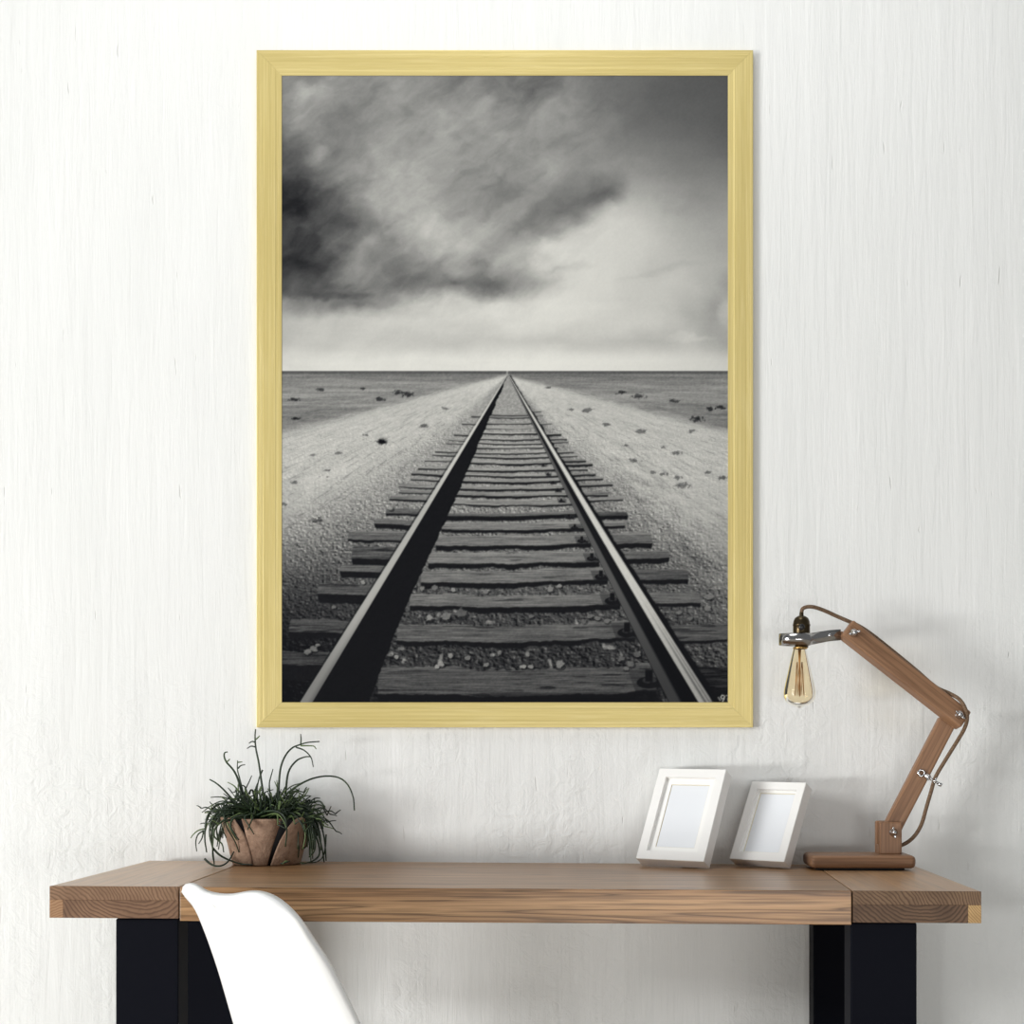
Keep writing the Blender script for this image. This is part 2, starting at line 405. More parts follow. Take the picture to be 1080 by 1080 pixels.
    # bed between the rails: coarse stones
    cx = vn(pa*40, pb*42, 201); stone = st(.55, .8, cx)*st(600, 660, y)*(np.abs(sl) < .6)
    out = out+stone*70*grd*st(.2, .6, vn(pa*13, pb*13, 202)+.35)
    # far ditch shading
    out = out-18*st(.13, .0, np.abs(sl-.72))*st(405, 440, y)*st(640, 500, y)*grd
    OX, OY, OO, FI = x, y, out, fine
    def win(x0, x1, y0, y1):
        nonlocal x, y, out, fine
        i0 = max(0, int((y0-79)*S)-R0); i1 = max(i0+1, int((y1-79)*S)-R0); j0 = max(0, int((x0-297)*S)); j1 = max(j0+1, int((x1-297)*S))
        q = (slice(i0, i1), slice(j0, j1))
        x, y, out, fine = OX[q], OY[q], OO[q], FI[q]
        return q
    # tufts and dark stones
    for (tx, ty, r) in [(403,466,7),(338,411,4),(310,421,5),(420,414,5),(400,421,5),(468,431,4),(357,478,4),(312,441,4),(345,496,3),(311,509,4),(447,449,5),(386,459,3),
                        (620,433,6),(676,455,6),(602,432,3),(714,478,5),(729,455,4),(763,504,5),(714,504,5),(721,512,7),(700,500,4),(668,486,6),
                        (735,442,7),(748,431,5),(711,423,5),(673,418,7),(655,414,5),(760,430,5),(298,532,5),(336,549,7),(430,416,7),(345,503,2),
                        (383,410,3),(330,480,3),(640,448,4),(700,472,3),(748,498,4),(690,498,4),(660,470,3),(578,409,3)]:
        win(tx-2*r, tx+2*r, ty-r-2, ty+r+2)
        rr = np.sqrt(((x-tx)/r)**2+((y-ty)/(r*.42))**2)+.9*fbm(x/2.2, y/2.2, 3, 210)
        out[:] = out-(78 if r < 9 else 62)*st(1.25, .55, rr)
    win(385, 421, 445, 475)
    X, Y = x-403, y-468
    for k in range(11):
        an = math.radians(-70+k*14); L = 11-abs(k-5)*.7
        t = (X*math.sin(an)-Y*math.cos(an))
        dd = np.abs(X*math.cos(an)+Y*math.sin(an))
        out[:] = np.where((t > 0) & (t < L), out-70*st(1., .3, dd)*st(L, L*.3, t), out)
    # ---- sleepers
    def sleeper(x0, x1, yt, yb, dk, val, bow=0., slope=0., tp=0.):
        win(x0-3, x1+3, yt-6, yb+dk+6)
        woodn = fbm(x/22, y/1.3, 4, 300+int(yt), .7)+.5*fbm(x/60, y/.8, 3, 310)
        xm = (x0+x1)/2
        c = slope*(x-xm)-bow*((x-xm)/max(1, (x1-x0)/2))**2
        wob = .018*(yb-yt+6)*(fbm(x/34, y*0+yt, 3, 320+int(yt))*7+fbm(x/5, y*0+yt, 2, 340+int(yt))*2.5)
        hh = (y-(yt+yb)/2)/(yb-yt+2)
        sk = 3.2*tp*hh*hh*min(1, (yb-yt)/6)-tp*.9*hh*min(4, yb-yt)*.5
        e = st(-.8, .8, x-x0-sk)*st(.8, -.8, x-x1+sk)
        top = st(-.7, .7, y-(yt+c+wob))*st(.7, -.7, y-(yb+c+wob*.6))*e
        und = st(-.8, .8, y-(yb+c+wob*.6-.3))*st(.9, -.9, y-(yb+dk+c+wob*1.4))*e
        mat = val*.94+woodn*34+9*fine-10*st(yt+c, yt+c+.01, y)*0+12*st(yt+c+3, yt+c, y)
        crack = st(.62, .8, vn(x/34, y/1.6, 330))*st(3, 8, yb-yt)
        mat = mat-34*crack
        out[:] = out*(1-und)+(27+4*fine)*und
        out[:] = out*(1-top)+mat*top
    inner = [(436.5,438,1.2,150,-8),(439.2,441,1,140,-8),(446,447.2,1.4,150,-6),(450,453,.8,158,0),(456,457.6,1.8,160,0),(462,463.6,1.3,158,0),
             (466.5,468.3,1.2,160,0),(471,473,1.4,158,0),(476,478.2,1.2,156,0),(480.6,482.6,1.6,156,0),(486,489,2,154,0),
             (493.5,496.4,2.2,152,0),(499.5,502.4,2,150,0),(505,508.2,2.2,148,0),(512.5,516,2.4,146,0),(519,523,2.4,146,0),
             (527,532.6,1.6,142,0),(541.2,544.2,5.0,104,0),(551.5,559,3.8,132,0),(565,575.5,5,124,0),(583,594.5,5.4,126,0),
             (601,614,5,120,0),(628,640,6.2,116,0),(659,676.5,5,98,0),(705,733.5,9,84,0)]
    for k, (yt, yb, dk, v, o) in enumerate(inner):
        t = (yt-396)/345; xa = 535-150*t-2; xb = 536+170*t+4
        sleeper(xa, xb, yt, yb, dk, v+o, bow=.6+2.4*t, slope=(-.012 if k > 16 else -.006*(k % 3-1)))
    left = [(371,576.5,589.5,7.5,84),(358.5,596,603,6.5,96),(335,616,627,9.5,82),(305,654,667.5,7,76),(290,688,702,17,58),
            (367,560,569.5,2.5,108),(395,548,553,5,100),(407,536.5,542,2.5,92),(411,522.5,527,2,124),(421,516.5,520.3,1.4,130),
            (421,511,514.5,1.6,132),(433,505,506.5,1.6,140),(434,498,500.4,2.3,140),(441,492.4,494.6,1.6,140),(448,485,486.6,1.2,146),(456,478.8,480.4,1.3,148),
            (459,475.4,476.6,1.1,148),(470,467,468,.8,148),(473,463.8,465,1,148),(479,457.6,458.6,1.2,148),(487,446.4,447.2,1,146),(497,438.6,439.2,1,140)]
    for (xl, yt, yb, dk, v) in left:
        t = (yt-396)/345
        sleeper(xl, 535-190*t, yt, yb, dk, v, slope=.035, tp=1.2)
    right = [(571,433.5,434.4,.9,150),(573,438,439,.9,146),(582,446.6,447.6,1,146),(592,456.6,458,2.2,142),(598,462,463.2,1.2,146),(599,465.6,466.8,1.1,146),
             (589,471,472,.8,146),(605,475.5,477,1.1,146),(609,479.6,481.4,1.1,146),(618,484.6,486.2,1.8,140),(625,488.4,489.8,2.2,140),(620,494.4,495.4,1.6,140),
             (628,499,500.4,1.8,138),(636,503.6,505.4,2,138),(646,509.6,511.8,2.2,134),(641,518,522,1.4,122),(657,524.6,527.6,1.6,124),(662,540.4,544,4.6,74),
             (659,549.8,555,3.4,118),(688,562.5,573.5,6,108),(706,581,588.8,5.4,100),(726,600.5,611.5,5,86),(739,625,636.4,4,104),(770,658.6,675.6,3,88),(775,702,726,7,40)]
    for (xr, yt, yb, dk, v) in right:
        t = (yt-396)/345
        sleeper(535+214*t, xr, yt, yb, dk, v, slope=-.03, tp=1.2)
    # white ballast stones
    for (px_, py_, r, v) in [(453,652,4,190),(470,650,5.5,150),(486,646,6.5,120),(418,693,2.6,190),(465,700,4,190),(475,691,3.5,180),(461,703,2.5,200),(493,694,3,150),(552,703,3,190),
                         (560,703,3,180),(590,701,5,165),(513,701,3,160),(527,689,3,150),(437,618,3,150),(445,621,3,160),(459,620,3.4,150),(478,622,3,190),(512,624,3,150),
                         (580,621,4,170),(590,618,2.5,180),(560,650,3,140),(630,652,3,150),(640,655,3,150),(622,650,3,140),(616,655,3,130),(655,695,4,130),(665,700,4,130),(672,690,4,125),(660,705,3,140),
                         (748,629,4,150),(747,642,3.5,150),(716,646,3,150),(728,652,3,130),(331,684,4,150),(324,687,4,150),(335,680,2.5,150),(352,640,2.5,140),(383,614,2.5,190),(412,536,3,190),(417,531,2,190),(606,515,2,180)]:
        win(px_-2.5*r, px_+2.5*r, py_-2*r, py_+2.5*r)
        rr = np.sqrt(((x-px_)/r)**2+((y-py_)/(r*.75))**2)+.55*fbm(x/2.6, y/2.6, 3, int(px_))
        shd = np.sqrt(((x-px_-1)/(r*1.15))**2+((y-py_-r*.5)/(r*.8))**2)
        out[:] = np.where(shd < 1.05, out*.62, out)
        m = st(1.1, .8, rr); out[:] = out*(1-m*.9)+(v*.8+16*fine)*m*.9
    # ---- rails
    x, y, out, fine = OX, OY, OO, FI
    on = st(395.2, 396.2, y)
    t = np.clip((y-396)/345, 0, 1)
    cur = -2.0*np.sin(t*math.pi)
    l0 = 534.6-218.5*t; l1 = 535.2-206*t; l2 = 535.6-147*t-5*np.sin(t*math.pi)*st(.4, .8, t)+1.2*fbm(y/4, y/4*0, 3, 400)
    m = st(-.7, .7, x-l1+.4)*st(.7, -.7, x-l2)*on; out = out*(1-m)+(25+2*fine)*m
    m = st(-.6, .6, x-l0)*st(.6, -.6, x-l1)*on
    lv = 172+28*st(560, 460, y)-46*st(620, 741, y)-26*st(l0+(l1-l0)*.45, l1, x)*st(560, 720, y)
    out = out*(1-m)+lv*m
    m = st(1.6, .3, np.abs(x-l0+1.4))*on*st(420, 520, y); out = out*(1-m*.65)+30*m*.65
    # fastenings on the right rail
    r0 = 536.2+(705-536)*t; r1 = 536.6+(737-536.6)*t+cur; r2 = 537.2+(752-537)*t+cur
    for (bx, by, s) in [(684,717,1.),(661,665,.78),(645.5,632,.62),(633.5,607,.5),(624,588,.42),(613.5,569.5,.36),(606,556,.3),(600,545,.26),(592,528,.22),(588,517,.2),(583,509,.18),(578,500,.15),(573,491,.14)]:
        X = (x-bx)/s; Y = (y-by)/s
        pl = st(-19, -17.6, X-.35*Y)*st(26, 24, X)*st(-11, -10, Y)*st(12.5, 11.6, Y); out = out*(1-pl*.5)+(50-14*st(-4, 10, Y))*pl*.5
        rr = np.sqrt(((X+0)/12)**2+((Y-3)/6)**2); m = st(1.15, .95, rr); out = out*(1-m)+26*m
        m = st(.85, .6, np.sqrt(((X-1)/10)**2+((Y-.5)/4.5)**2)); out = out*(1-m*.8)+60*m*.8
        m = st(4.6, 3.4, np.abs(X-.5))*st(-13, -9, Y)*st(3, 1, Y); out = out*(1-m)+24*m
        m = st(3.4, 2.4, np.abs(Y-5-.06*X))*st(0, 2, X)*st(20, 18, X); out = out*(1-m)+28*m
    m = st(-.7, .7, x-r0)*st(.7, -.7, x-r1)*on
    w = np.clip((x-r0)/np.maximum(r1-r0, .5), 0, 1)
    body = 60*st(.50, .34, w)*st(.0, .05, w)+27
    body = body*(1-.3*st(600, 741, y)*1)
    out = out*(1-m)+body*m
    w = np.clip((x-r1)/np.maximum(r2-r1, .5), 0, 1)
    head = 206-46*st(600, 741, y)+6*fine
    head = head-np.where(y > 560, 1, .4)*st(600, 730, y)*(72*np.exp(-((w-.48)/.10)**2)+56*np.exp(-((w-.76)/.07)**2)+40*st(.8, 1, w))
    head = head-60*st(.75, 1., w)*st(640, 560, y)
    m = st(-.6, .6, x-r1)*st(.6, -.6, x-r2)*on; out = out*(1-m)+head*m
    m = st(-.5, .5, x-r2)*st(.9, -.9, x-(r2+1+7.5*t+1.2*fbm(y/3, y*0, 3, 410)))*on; out = out*(1-m)+24*m
    # foot of the rail, faint marks in the right corner, dark lower rim
    m = st(728, 739, y)*st(385, 400, x)*st(700, 690, x); out = out*(1-m*.8)+26*m*.8
    m = st(-4, 4, y-733+.02*(x-620)**2*.02)*st(480, 620, x)*st(705, 690, x); out = out*(1-m*.75)+24*m*.75
    m = st(748, 752, x)*st(724, 731, y); out = out*(1-m*.5)+26*m*.5
    def stroke(pts, w, v):
        nonlocal out
        for (ax, ay), (bx, by) in zip(pts, pts[1:]):
            L = max(1e-3, (bx-ax)**2+(by-ay)**2); q = np.clip(((x-ax)*(bx-ax)+(y-ay)*(by-ay))/L, 0, 1)
            dd = np.hypot(x-ax-q*(bx-ax), y-ay-q*(by-ay)); m = st(w+.4, w-.4, dd); out = out*(1-m)+v*m
    stroke([(757.6,735.6),(759.6,738.6)], .5, 150)
    stroke([(764,734),(761.5,733.2),(760.2,735.2),(761.2,737),(763.6,736.6),(764.2,734.6),(763.4,737.6),(762.2,739.8)], .55, 170)
    stroke([(766,733.6),(768,733.9)], .5, 150); stroke([(767.6,736.2),(767.2,739)], .45, 130)
    full[R0:] = out
    out = np.clip(full, 22, 228)
    out = out.reshape(PY, S, PX, S).mean((1, 3))
    return out

# ------------------------------------------------------------------ desk
DX0, DX1, DF, TH = -1.160, .8198, -.717, .0695
JL, JLb, JR, JRb = -.8865, -.905, .5475, .570
desk = empty('desk', (-.17, -.36, 0)); DO = Vector((-.17, -.36, 0))
tag(desk, 'long oak desk with thick breadboard ends and black steel legs against the white wall', 'desk')
def board(name, xf0, xf1, xb0, xb1, th, mats, bev=.0013, top_dz=0, z1=None, parent=desk, mi=0, yf=DF, yb=0., zt=0., bm=None, off=DO):
    """slab between front x's and back x's following the desk's slight fall to the right; zt = drop of its top"""
    own = bm is None
    if own: bm = bmesh.new()
    c = []
    for dz in (th, zt):
        for (x, y) in ((xf0, yf), (xf1, yf), (xb1, yb), (xb0, yb)): c.append(Vector((x, y, desk_z(x)-dz))-off)
    add_hexa(bm, c, mi, bev, 2)
    if own: return obj(name, bm, mats, parent)
board('centre_board', JL+.0035, JR-.0035, JLb+.0035, JRb-.0035, TH+.003, M_board)
def cap(x0, x1, xb0, xb1, cut, block_left):
    bm = bmesh.new()
    add = dict(bm=bm)
    # the board itself (grain from front to back), set a hair behind its laminated end faces
    board('', x0, x1, xb0, xb1, TH-.002, None, .0022, bm=bm, mi=0, yf=DF+.004)
    e = .0004
    ya, yb_ = DF, DF+.0042
    up = TH*.42
    board('', x0, x1, x0, x1, up, None, .0008, bm=bm, mi=1, yf=ya, yb=yb_, zt=0)
    if block_left:
        board('', x0, cut, x0, cut, TH-.002, None, .0006, bm=bm, mi=4, yf=ya, yb=yb_, zt=up)
        board('', cut, x1, cut, x1, TH-.002, None, .0006, bm=bm, mi=2, yf=ya, yb=yb_, zt=up)
    else:
        board('', x0, cut, x0, cut, TH-.002, None, .0006, bm=bm, mi=2, yf=ya, yb=yb_, zt=up)
        board('', cut, x1, cut, x1, TH-.002, None, .0006, bm=bm, mi=3, yf=ya, yb=yb_, zt=up)
    return bm
o = obj('end_board', cap(DX0, JL, DX0, JLb, DX0+.029, True), [M_cap, M_end_lu, M_end_ll, M_end_c, M_end_d], desk)
o = obj('end_board', cap(JR, DX1, JRb, DX1+.004, DX1-.028, False), [M_cap, M_end_ru, M_end_rl, M_end_c], desk)
o['label'] = 'right breadboard end with a pale square block at its corner'
for (a, b) in ((JL, JLb), (JR, JRb)):
    bm = bmesh.new()
    board('', a-.002, a+.0045, b-.002, b+.0045, TH-.004, None, 0, bm=bm, yf=DF+.012, yb=-.004, zt=.006)
    obj('joint_spline', bm, M_gap, desk)
def leg(x0, x1):
    bm = bmesh.new(); zt = desk_z((x0+x1)/2)-TH-.0005
    for (y0, y1) in ((-.700, -.62), (-.150, -.07)): add_box(bm, x0+.17, x1+.17, y0+.36, y1+.36, 0, zt, bev=.003)
    for (z0, z1) in ((0, .06), (zt-.06, zt)): add_box(bm, (x0 if x0 < -.5 else x1-.045)+.17, (x0+.04 if x0 < -.5 else x1)+.17, -.625+.36, -.145+.36, z0, z1, bev=.002)
    return obj('leg', bm, M_black, desk)
leg(-1.0247, -.891); leg(.5447, .6865)

# ------------------------------------------------------------------ big framed print on the wall
FRONT_D = CAM_D+WALL_Y-.0148
FX0, FX1, FZ1, FZ0 = (270.5-628)*FRONT_D/1600, (794.3-628)*FRONT_D/1600, CAM_Z+(787-52.8)*FRONT_D/1600, CAM_Z-(767.2-787)*-1*-4.012/1600*1
FZ0 = CAM_Z+(787-767.2)*FRONT_D/1600
pic = empty('framed_picture', ((FX0+FX1)/2, WALL_Y, (FZ0+FZ1)/2))
tag(pic, 'large gold framed black and white print of railway tracks hanging on the wall', 'picture')
RW = .0655
prof = [(0, .002), (0, .0285), (.0012, .0296), (.007, .0300), (.0078, .0292), (.0086, .0299), (.0165, .0297), (.0172, .0291), (.018, .0296),
        (.044, .0290), (.0455, .0284), (.0475, .0288), (.0495, .0276), (.052, .0262), (.053, .0264), (.0635, .0256), (RW, .0250), (RW, .004)]
def rail(L, M):
    bm = bmesh.new(); N = 24; rows = []
    for (u, h) in prof:
        rows.append([bm.verts.new(M @ Vector((-(L/2-u)+(L-2*u)*k/N, -h*.5, u))) for k in range(N+1)])
    for A, B in zip(rows, rows[1:]):
        for k in range(N): bm.faces.new((A[k], A[k+1], B[k+1], B[k]))
    A, B = rows[-1], rows[0]
    for k in range(N): bm.faces.new((A[k], A[k+1], B[k+1], B[k]))
    for k in (0, N): bm.faces.new([r[k] for r in rows])
    return bm
FW, FH = FX1-FX0, FZ1-FZ0
for L, rot, z in ((FW, 0, FH/2), (FW, 180, FH/2), (FH, 90, FW/2), (FH, -90, FW/2)):
    # local x runs along the rail so the brushed grain follows it
    R = Matrix.Rotation(math.radians(rot), 4, 'Y') @ Matrix.Translation((0, 0, -z))
    r = obj('frame_rail', rail(L-.0004, Matrix.Identity(4)), M_gold, pic); r.matrix_local = R
bm = bmesh.new(); add_box(bm, -FW/2+.02, FW/2-.02, -.008, -.0005, -FH/2+.02, FH/2-.02); obj('backing_board', bm, M_kraftback, pic)
PRINT_Y = WALL_Y-.0112; PD = CAM_D+PRINT_Y
tones = print_picture(); pad = 3
tones = np.pad(tones, pad, mode='edge'); ny, nx = tones.shape
px = 297+(np.arange(nx)-pad+.5); py = 79+(np.arange(ny)-pad+.5)
XX, ZZ = np.meshgrid((px-628)*PD/1600, CAM_Z-(py-787)*PD/1600)
co = np.zeros((ny*nx, 3), np.float32); co[:, 0] = XX.ravel()-pic.location.x; co[:, 1] = -.0112; co[:, 2] = ZZ.ravel()-pic.location.z
idx = np.arange(ny*nx, dtype=np.int32).reshape(ny, nx)
quads = np.stack([idx[1:, :-1], idx[1:, 1:], idx[:-1, 1:], idx[:-1, :-1]], -1).reshape(-1, 4)
me = bpy.data.meshes.new('print_sheet'); nf = len(quads)
me.vertices.add(ny*nx); me.vertices.foreach_set('co', co.ravel())
me.loops.add(nf*4); me.loops.foreach_set('vertex_index', quads.ravel())
me.polygons.add(nf); me.polygons.foreach_set('loop_start', np.arange(0, nf*4, 4, dtype=np.int32))
try: me.polygons.foreach_set('loop_total', np.full(nf, 4, np.int32))
except Exception: pass
me.update(calc_edges=True)
v = tones.ravel()[:, None]/255.
rgb = v*np.array([.985, .98, .935])+np.array([1, 2, 6])/255.
rgbl = np.where(rgb <= .04045, rgb/12.92, ((rgb+.055)/1.055)**2.4)*PRINT_GAIN
att = me.color_attributes.new('ink', 'FLOAT_COLOR', 'POINT')
att.data.foreach_set('color', np.concatenate([rgbl, np.ones((len(rgbl), 1))], 1).astype(np.float32).ravel())
Mp = Mat('matte_black_and_white_print', .9, spec=.0)
va = Mp.n('ShaderNodeVertexColor'); va.layer_name = 'ink'; Mp.colour(va.outputs[0])
link('print', me, Mp.m, pic)

# ------------------------------------------------------------------ two white photo frames standing on the desk
def photo_frame(x, y, phi, a, w, h, t, border, rec, matw, label):
    r = Vector((math.cos(phi), -math.sin(phi), -.0059)).normalized(); nh = Vector((-math.sin(phi), -math.cos(phi), 0))
    up = (-nh*math.sin(a)+Vector((0, 0, math.cos(a)))).normalized(); n = r.cross(up).normalized(); up = n.cross(r).normalized()
    if n.y > 0: n = -n
    B = Vector((x, y, desk_z(x)+.0012))
    Mx = Matrix(((r.x, -n.x, up.x, B.x), (r.y, -n.y, up.y, B.y), (r.z, -n.z, up.z, B.z), (0, 0, 0, 1)))
    root = empty('photo_frame', mat=Mx); tag(root, label, 'photo frame', 'white photo frames on the desk')
    # local: x right, y back (0 = back face, -t = front face), z up
    bm = bmesh.new()
    o_ = [(0, 0), (w, 0), (w, h), (0, h)]; i_ = [(border, border), (w-border, border), (w-border, h-border), (border, h-border)]
    def ring(pts, yy): return [bm.verts.new((p[0], yy, p[1])) for p in pts]
    OF, IF, IR, OB = ring(o_, -t), ring(i_, -t), ring(i_, -t+rec+.004), ring(o_, -.002)
    for k in range(4):
        q = (k+1) % 4
        bm.faces.new((OF[k], OF[q], IF[q], IF[k])); bm.faces.new((IF[k], IF[q], IR[q], IR[k])); bm.faces.new((OB[k], OB[q], OF[q], OF[k]))
    bm.faces.new(OB); bm.faces.new(IR)
    es = [e for e in bm.edges if all(v in OF+OB for v in e.verts)]
    bmesh.ops.bevel(bm, geom=es, offset=.0009, segments=2, affect='EDGES')
    obj('frame', bm, M_white, root)
    bm = bmesh.new(); e = border-.0005
    mo = [(e, e), (w-e, e), (w-e, h-e), (e, h-e)]; q = border+matw; mi = [(q, q), (w-q, q), (w-q, h-q), (q, h-q)]; q2 = q+.0014; mj = [(q2, q2), (w-q2, q2), (w-q2, h-q2), (q2, h-q2)]
    A, Bq, Cq = ring(mo, -t+rec), ring(mi, -t+rec), ring(mj, -t+rec+.0022)
    for k in range(4):
        j = (k+1) % 4
        bm.faces.new((A[k], A[j], Bq[j], Bq[k])); f = bm.faces.new((Bq[k], Bq[j], Cq[j], Cq[k])); f.material_index = 1
    obj('mat', bm, [M_mat, M_matedge], root)
    bm = bmesh.new(); add_box(bm, q-.002, w-q+.002, -t+rec+.0024, -t+rec+.0034, q-.002, h-q+.002); obj('blank_photo', bm, M_blank, root)
    bm = bmesh.new(); add_box(bm, .006, w-.006, -.002, .0015, .006, h-.006); obj('back_board', bm, M_kraftback, root)
    # easel strut: from the middle of the back down to the desk
    inv = Mx.inverted(); top = Vector((w/2, .0016, h*.52)); tw = Mx @ top
    foot = Vector((tw.x+.004, min(tw.y+.012, -.004), 0)); foot.z = desk_z(foot.x)+.001
    fl = inv @ foot; d = fl-top; L = d.length; d.normalize(); s = Vector((1, 0, 0)); s = (s-d*s.dot(d)).normalized(); nn = d.cross(s)
    bm = bmesh.new(); c = []
    for (k, wd) in ((0, .014), (L, .024)):
        for (i, j) in ((-1, 0), (1, 0), (1, 1), (-1, 1)): c.append(top+d*k+s*i*wd+nn*j*.003*(1 if nn.y > 0 else -1))
    add_hexa(bm, c); obj('easel_strut', bm, M_kraftback, root)
    return root
photo_frame(.1194, -.082, .5158, .5215, .1892, .2598, .0412, .0241, .011, .0162, 'larger white photo frame with a wide mat, left of the two on the desk')
photo_frame(.3593, -.0655, .6278, .5261, .1572, .2245, .0389, .0214, .010, .0065, 'smaller white photo frame with a narrow mat, right one nearer the lamp')

# ------------------------------------------------------------------ wooden desk lamp
LD = 3.835; LY = LD-CAM_D
lz = desk_z(.66)
lamp = empty('desk_lamp', (.66, LY, lz)); LO = Vector((.66, LY, lz))
tag(lamp, 'jointed wooden desk lamp with a bare amber bulb at the right end of the desk', 'lamp')
def loc(px_, py_, dy=0.): return P(px_, py_, LD)+Vector((0, dy, 0))-LO
bm = bmesh.new()
add_box(bm, .531-.66, .792-.66, -.197-LY, -.050-LY, .0055, .0375, bev=.0115, seg=5)
obj('base', bm, M_lampwood, lamp, smooth=False)
bm = bmesh.new(); add_box(bm, .548-.66, .765-.66, -.188-LY, -.062-LY, .0016, .0065, bev=.001); obj('base_pad', bm, M_felt, lamp)
# fork post: two cheeks and a foot
bm = bmesh.new(); x0, x1 = loc(925, 0).x, loc(948.5, 0).x; zt = loc(0, 866).z
add_box(bm, x0, x1, -.034, -.017, .036, zt, bev=.004, seg=3)
add_box(bm, x0, x1, .017, .034, .036, zt, bev=.004, seg=3)
add_box(bm, x0+.0005, x1-.0005, -.018, .018, .036, .060, bev=.0005)
obj('post', bm, M_lampwood_z, lamp)
def beam(name, a, b, wd, y0, y1, m, roll=0., bev=.005, seg=3, z_along=False):
    """bar from a to b in the lamp's plane; its own axes follow the bar so the grain does too"""
    d = (b-a); L = d.length; ang = math.atan2(d.z, d.x)
    bm = bmesh.new(); yc = (y0+y1)/2
    add_box(bm, 0, L, y0-yc, y1-yc, -wd/2, wd/2, bev=bev, seg=seg)
    o = obj(name, bm, m, lamp); o.matrix_local = Matrix.Translation(Vector((a.x, yc, a.z))) @ Matrix.Rotation(-ang, 4, 'Y') @ Matrix.Rotation(roll, 4, 'X'); return o
beam('lower_arm', loc(937.0, 880), loc(999.0, 760.0), .046, -.015, .015, M_lampwood, 0, .006)
beam('upper_arm', loc(889.5, 664.5), loc(1013, 761.0), .052, -.052, -.0165, M_lampwood, math.radians(-16), .0055, 3)
def wing_nut(px_, py_, y, name='wing_nut', ang=.6, s=1.):
    bm = bmesh.new(); c = loc(px_, py_); c.y = y
    R = Matrix.Translation(c) @ Matrix.Rotation(ang, 4, 'Y') @ Matrix.Rotation(math.pi/2, 4, 'X') @ Matrix.Scale(s, 4)
    add_lathe(bm, [(0, -.004), (.010, -.004), (.0105, .000), (.0085, .001), (.0075, .008), (.0055, .011), (.0045, .016), (0, .0165)], (0, 0, 0), 20, 0, R)
    for sg in (1, -1):
        pts = [R @ Vector((sg*.006, 0, .006)), R @ Vector((sg*.0105, 0, .009)), R @ Vector((sg*.0135, .0, .0135))]
        add_tube(bm, pts, [.0025, .0038, .0018], 8)
    return obj(name, bm, M_chrome, lamp, smooth=True)
wing_nut(896.5, 669.5, -.056, ang=-.3); wing_nut(1006, 754.5, -.056, ang=.7); wing_nut(939.3, 877, -.037, ang=1.35)
# steel hoop round the socket with its tail screwed to the arm
bm = bmesh.new(); hc = loc(841, 0); SO = loc(843.4, 0)
zt_, zb_ = loc(0, 669.6).z, loc(0, 681.6).z
yh = -.034
path = []
for k in range(41):
    th = math.radians(52)+math.radians(256)*k/40
    path.append((SO.x-.010+.046*math.cos(th), yh+.034*math.sin(th), 0.))
tail0 = loc(856, 0).x; tail1 = loc(884, 0).x
front = [(tail1, yh-.006, 1.), (loc(872, 0).x, yh-.007, .8), (loc(862, 0).x, yh-.010, .45), (loc(854, 0).x, yh-.017, .15)]
back = [(tail1, yh+.006, 1.), (loc(872, 0).x, yh+.007, .8), (loc(862, 0).x, yh+.010, .45), (loc(854, 0).x, yh+.017, .15)]
full_path = [tuple(q) for q in back]+[p for p in path]+[tuple(q) for q in reversed(front)]
rise = loc(0, 665).z-loc(0, 669.6).z
def strap(pth, th=.0016):
    n = len(pth); R = []
    for i, (x, y, q) in enumerate(pth):
        a = Vector(pth[max(i-1, 0)][:2]); b = Vector(pth[min(i+1, n-1)][:2]); t = (b-a).normalized(); nr = Vector((t.y, -t.x))*th/2
        r_ = rise*q; zz0, zz1 = zb_+r_+(.002*q), zt_+r_
        R.append([bm.verts.new((x+nr.x, y+nr.y, zz0)), bm.verts.new((x+nr.x, y+nr.y, zz1)), bm.verts.new((x-nr.x, y-nr.y, zz1)), bm.verts.new((x-nr.x, y-nr.y, zz0))])
    for A, B in zip(R, R[1:]):
        for k in range(4): bm.faces.new((A[k], A[(k+1) % 4], B[(k+1) % 4], B[k])).smooth = (k % 2 == 0)
    bm.faces.new(R[0]); bm.faces.new(R[-1])
strap(full_path)
hoop = obj('socket_hoop', bm, M_strap, lamp)
bm = bmesh.new(); c = loc(872.5, 671.5); c.y = yh-.0085
add_lathe(bm, [(0, 0), (.0045, 0), (.004, .002), (0, .003)], (0, 0, 0), 16, 0, Matrix.Translation(c) @ Matrix.Rotation(math.pi/2, 4, 'X'))
obj('screw', bm, M_chrome, hoop, smooth=True)
bm = bmesh.new()
add_box(bm, loc(878, 0).x, loc(886.5, 0).x, yh-.0055, yh+.0055, loc(0, 676).z, loc(0, 667).z, bev=.002); obj('arm_tenon', bm, M_lampwood, lamp)
# lamp holder
s_ = LD/1600
def z_(py_): return loc(0, py_).z
sock = [(0, z_(646.5)), (.0045, z_(646.5)), (.0055, z_(648.5)), (.0055, z_(650.5)), (.0105, z_(651.2)), (.0165, z_(653)), (.0200, z_(656)), (.0215, z_(659.5)), (.0222, z_(660)),
        (.0222, z_(661)), (.0212, z_(661.5)), (.0214, z_(672)), (.0225, z_(672.6)), (.0225, z_(674)), (.0205, z_(675)), (.0205, z_(680)), (.0170, z_(681)), (.0170, z_(684)), (0, z_(684))]
bm = bmesh.new(); add_lathe(bm, sock, (SO.x, yh, 0), 40); hold = obj('lamp_holder', bm, M_brass, lamp, smooth=False)
bm = bmesh.new(); add_lathe(bm, [(.0168, z_(683.4)), (.0182, z_(683.6)), (.0182, z_(685)), (.0168, z_(685.4))], (SO.x-.003, yh, 0), 32); obj('brass_ring', bm, M_brass2, hold, smooth=True)
bm = bmesh.new()
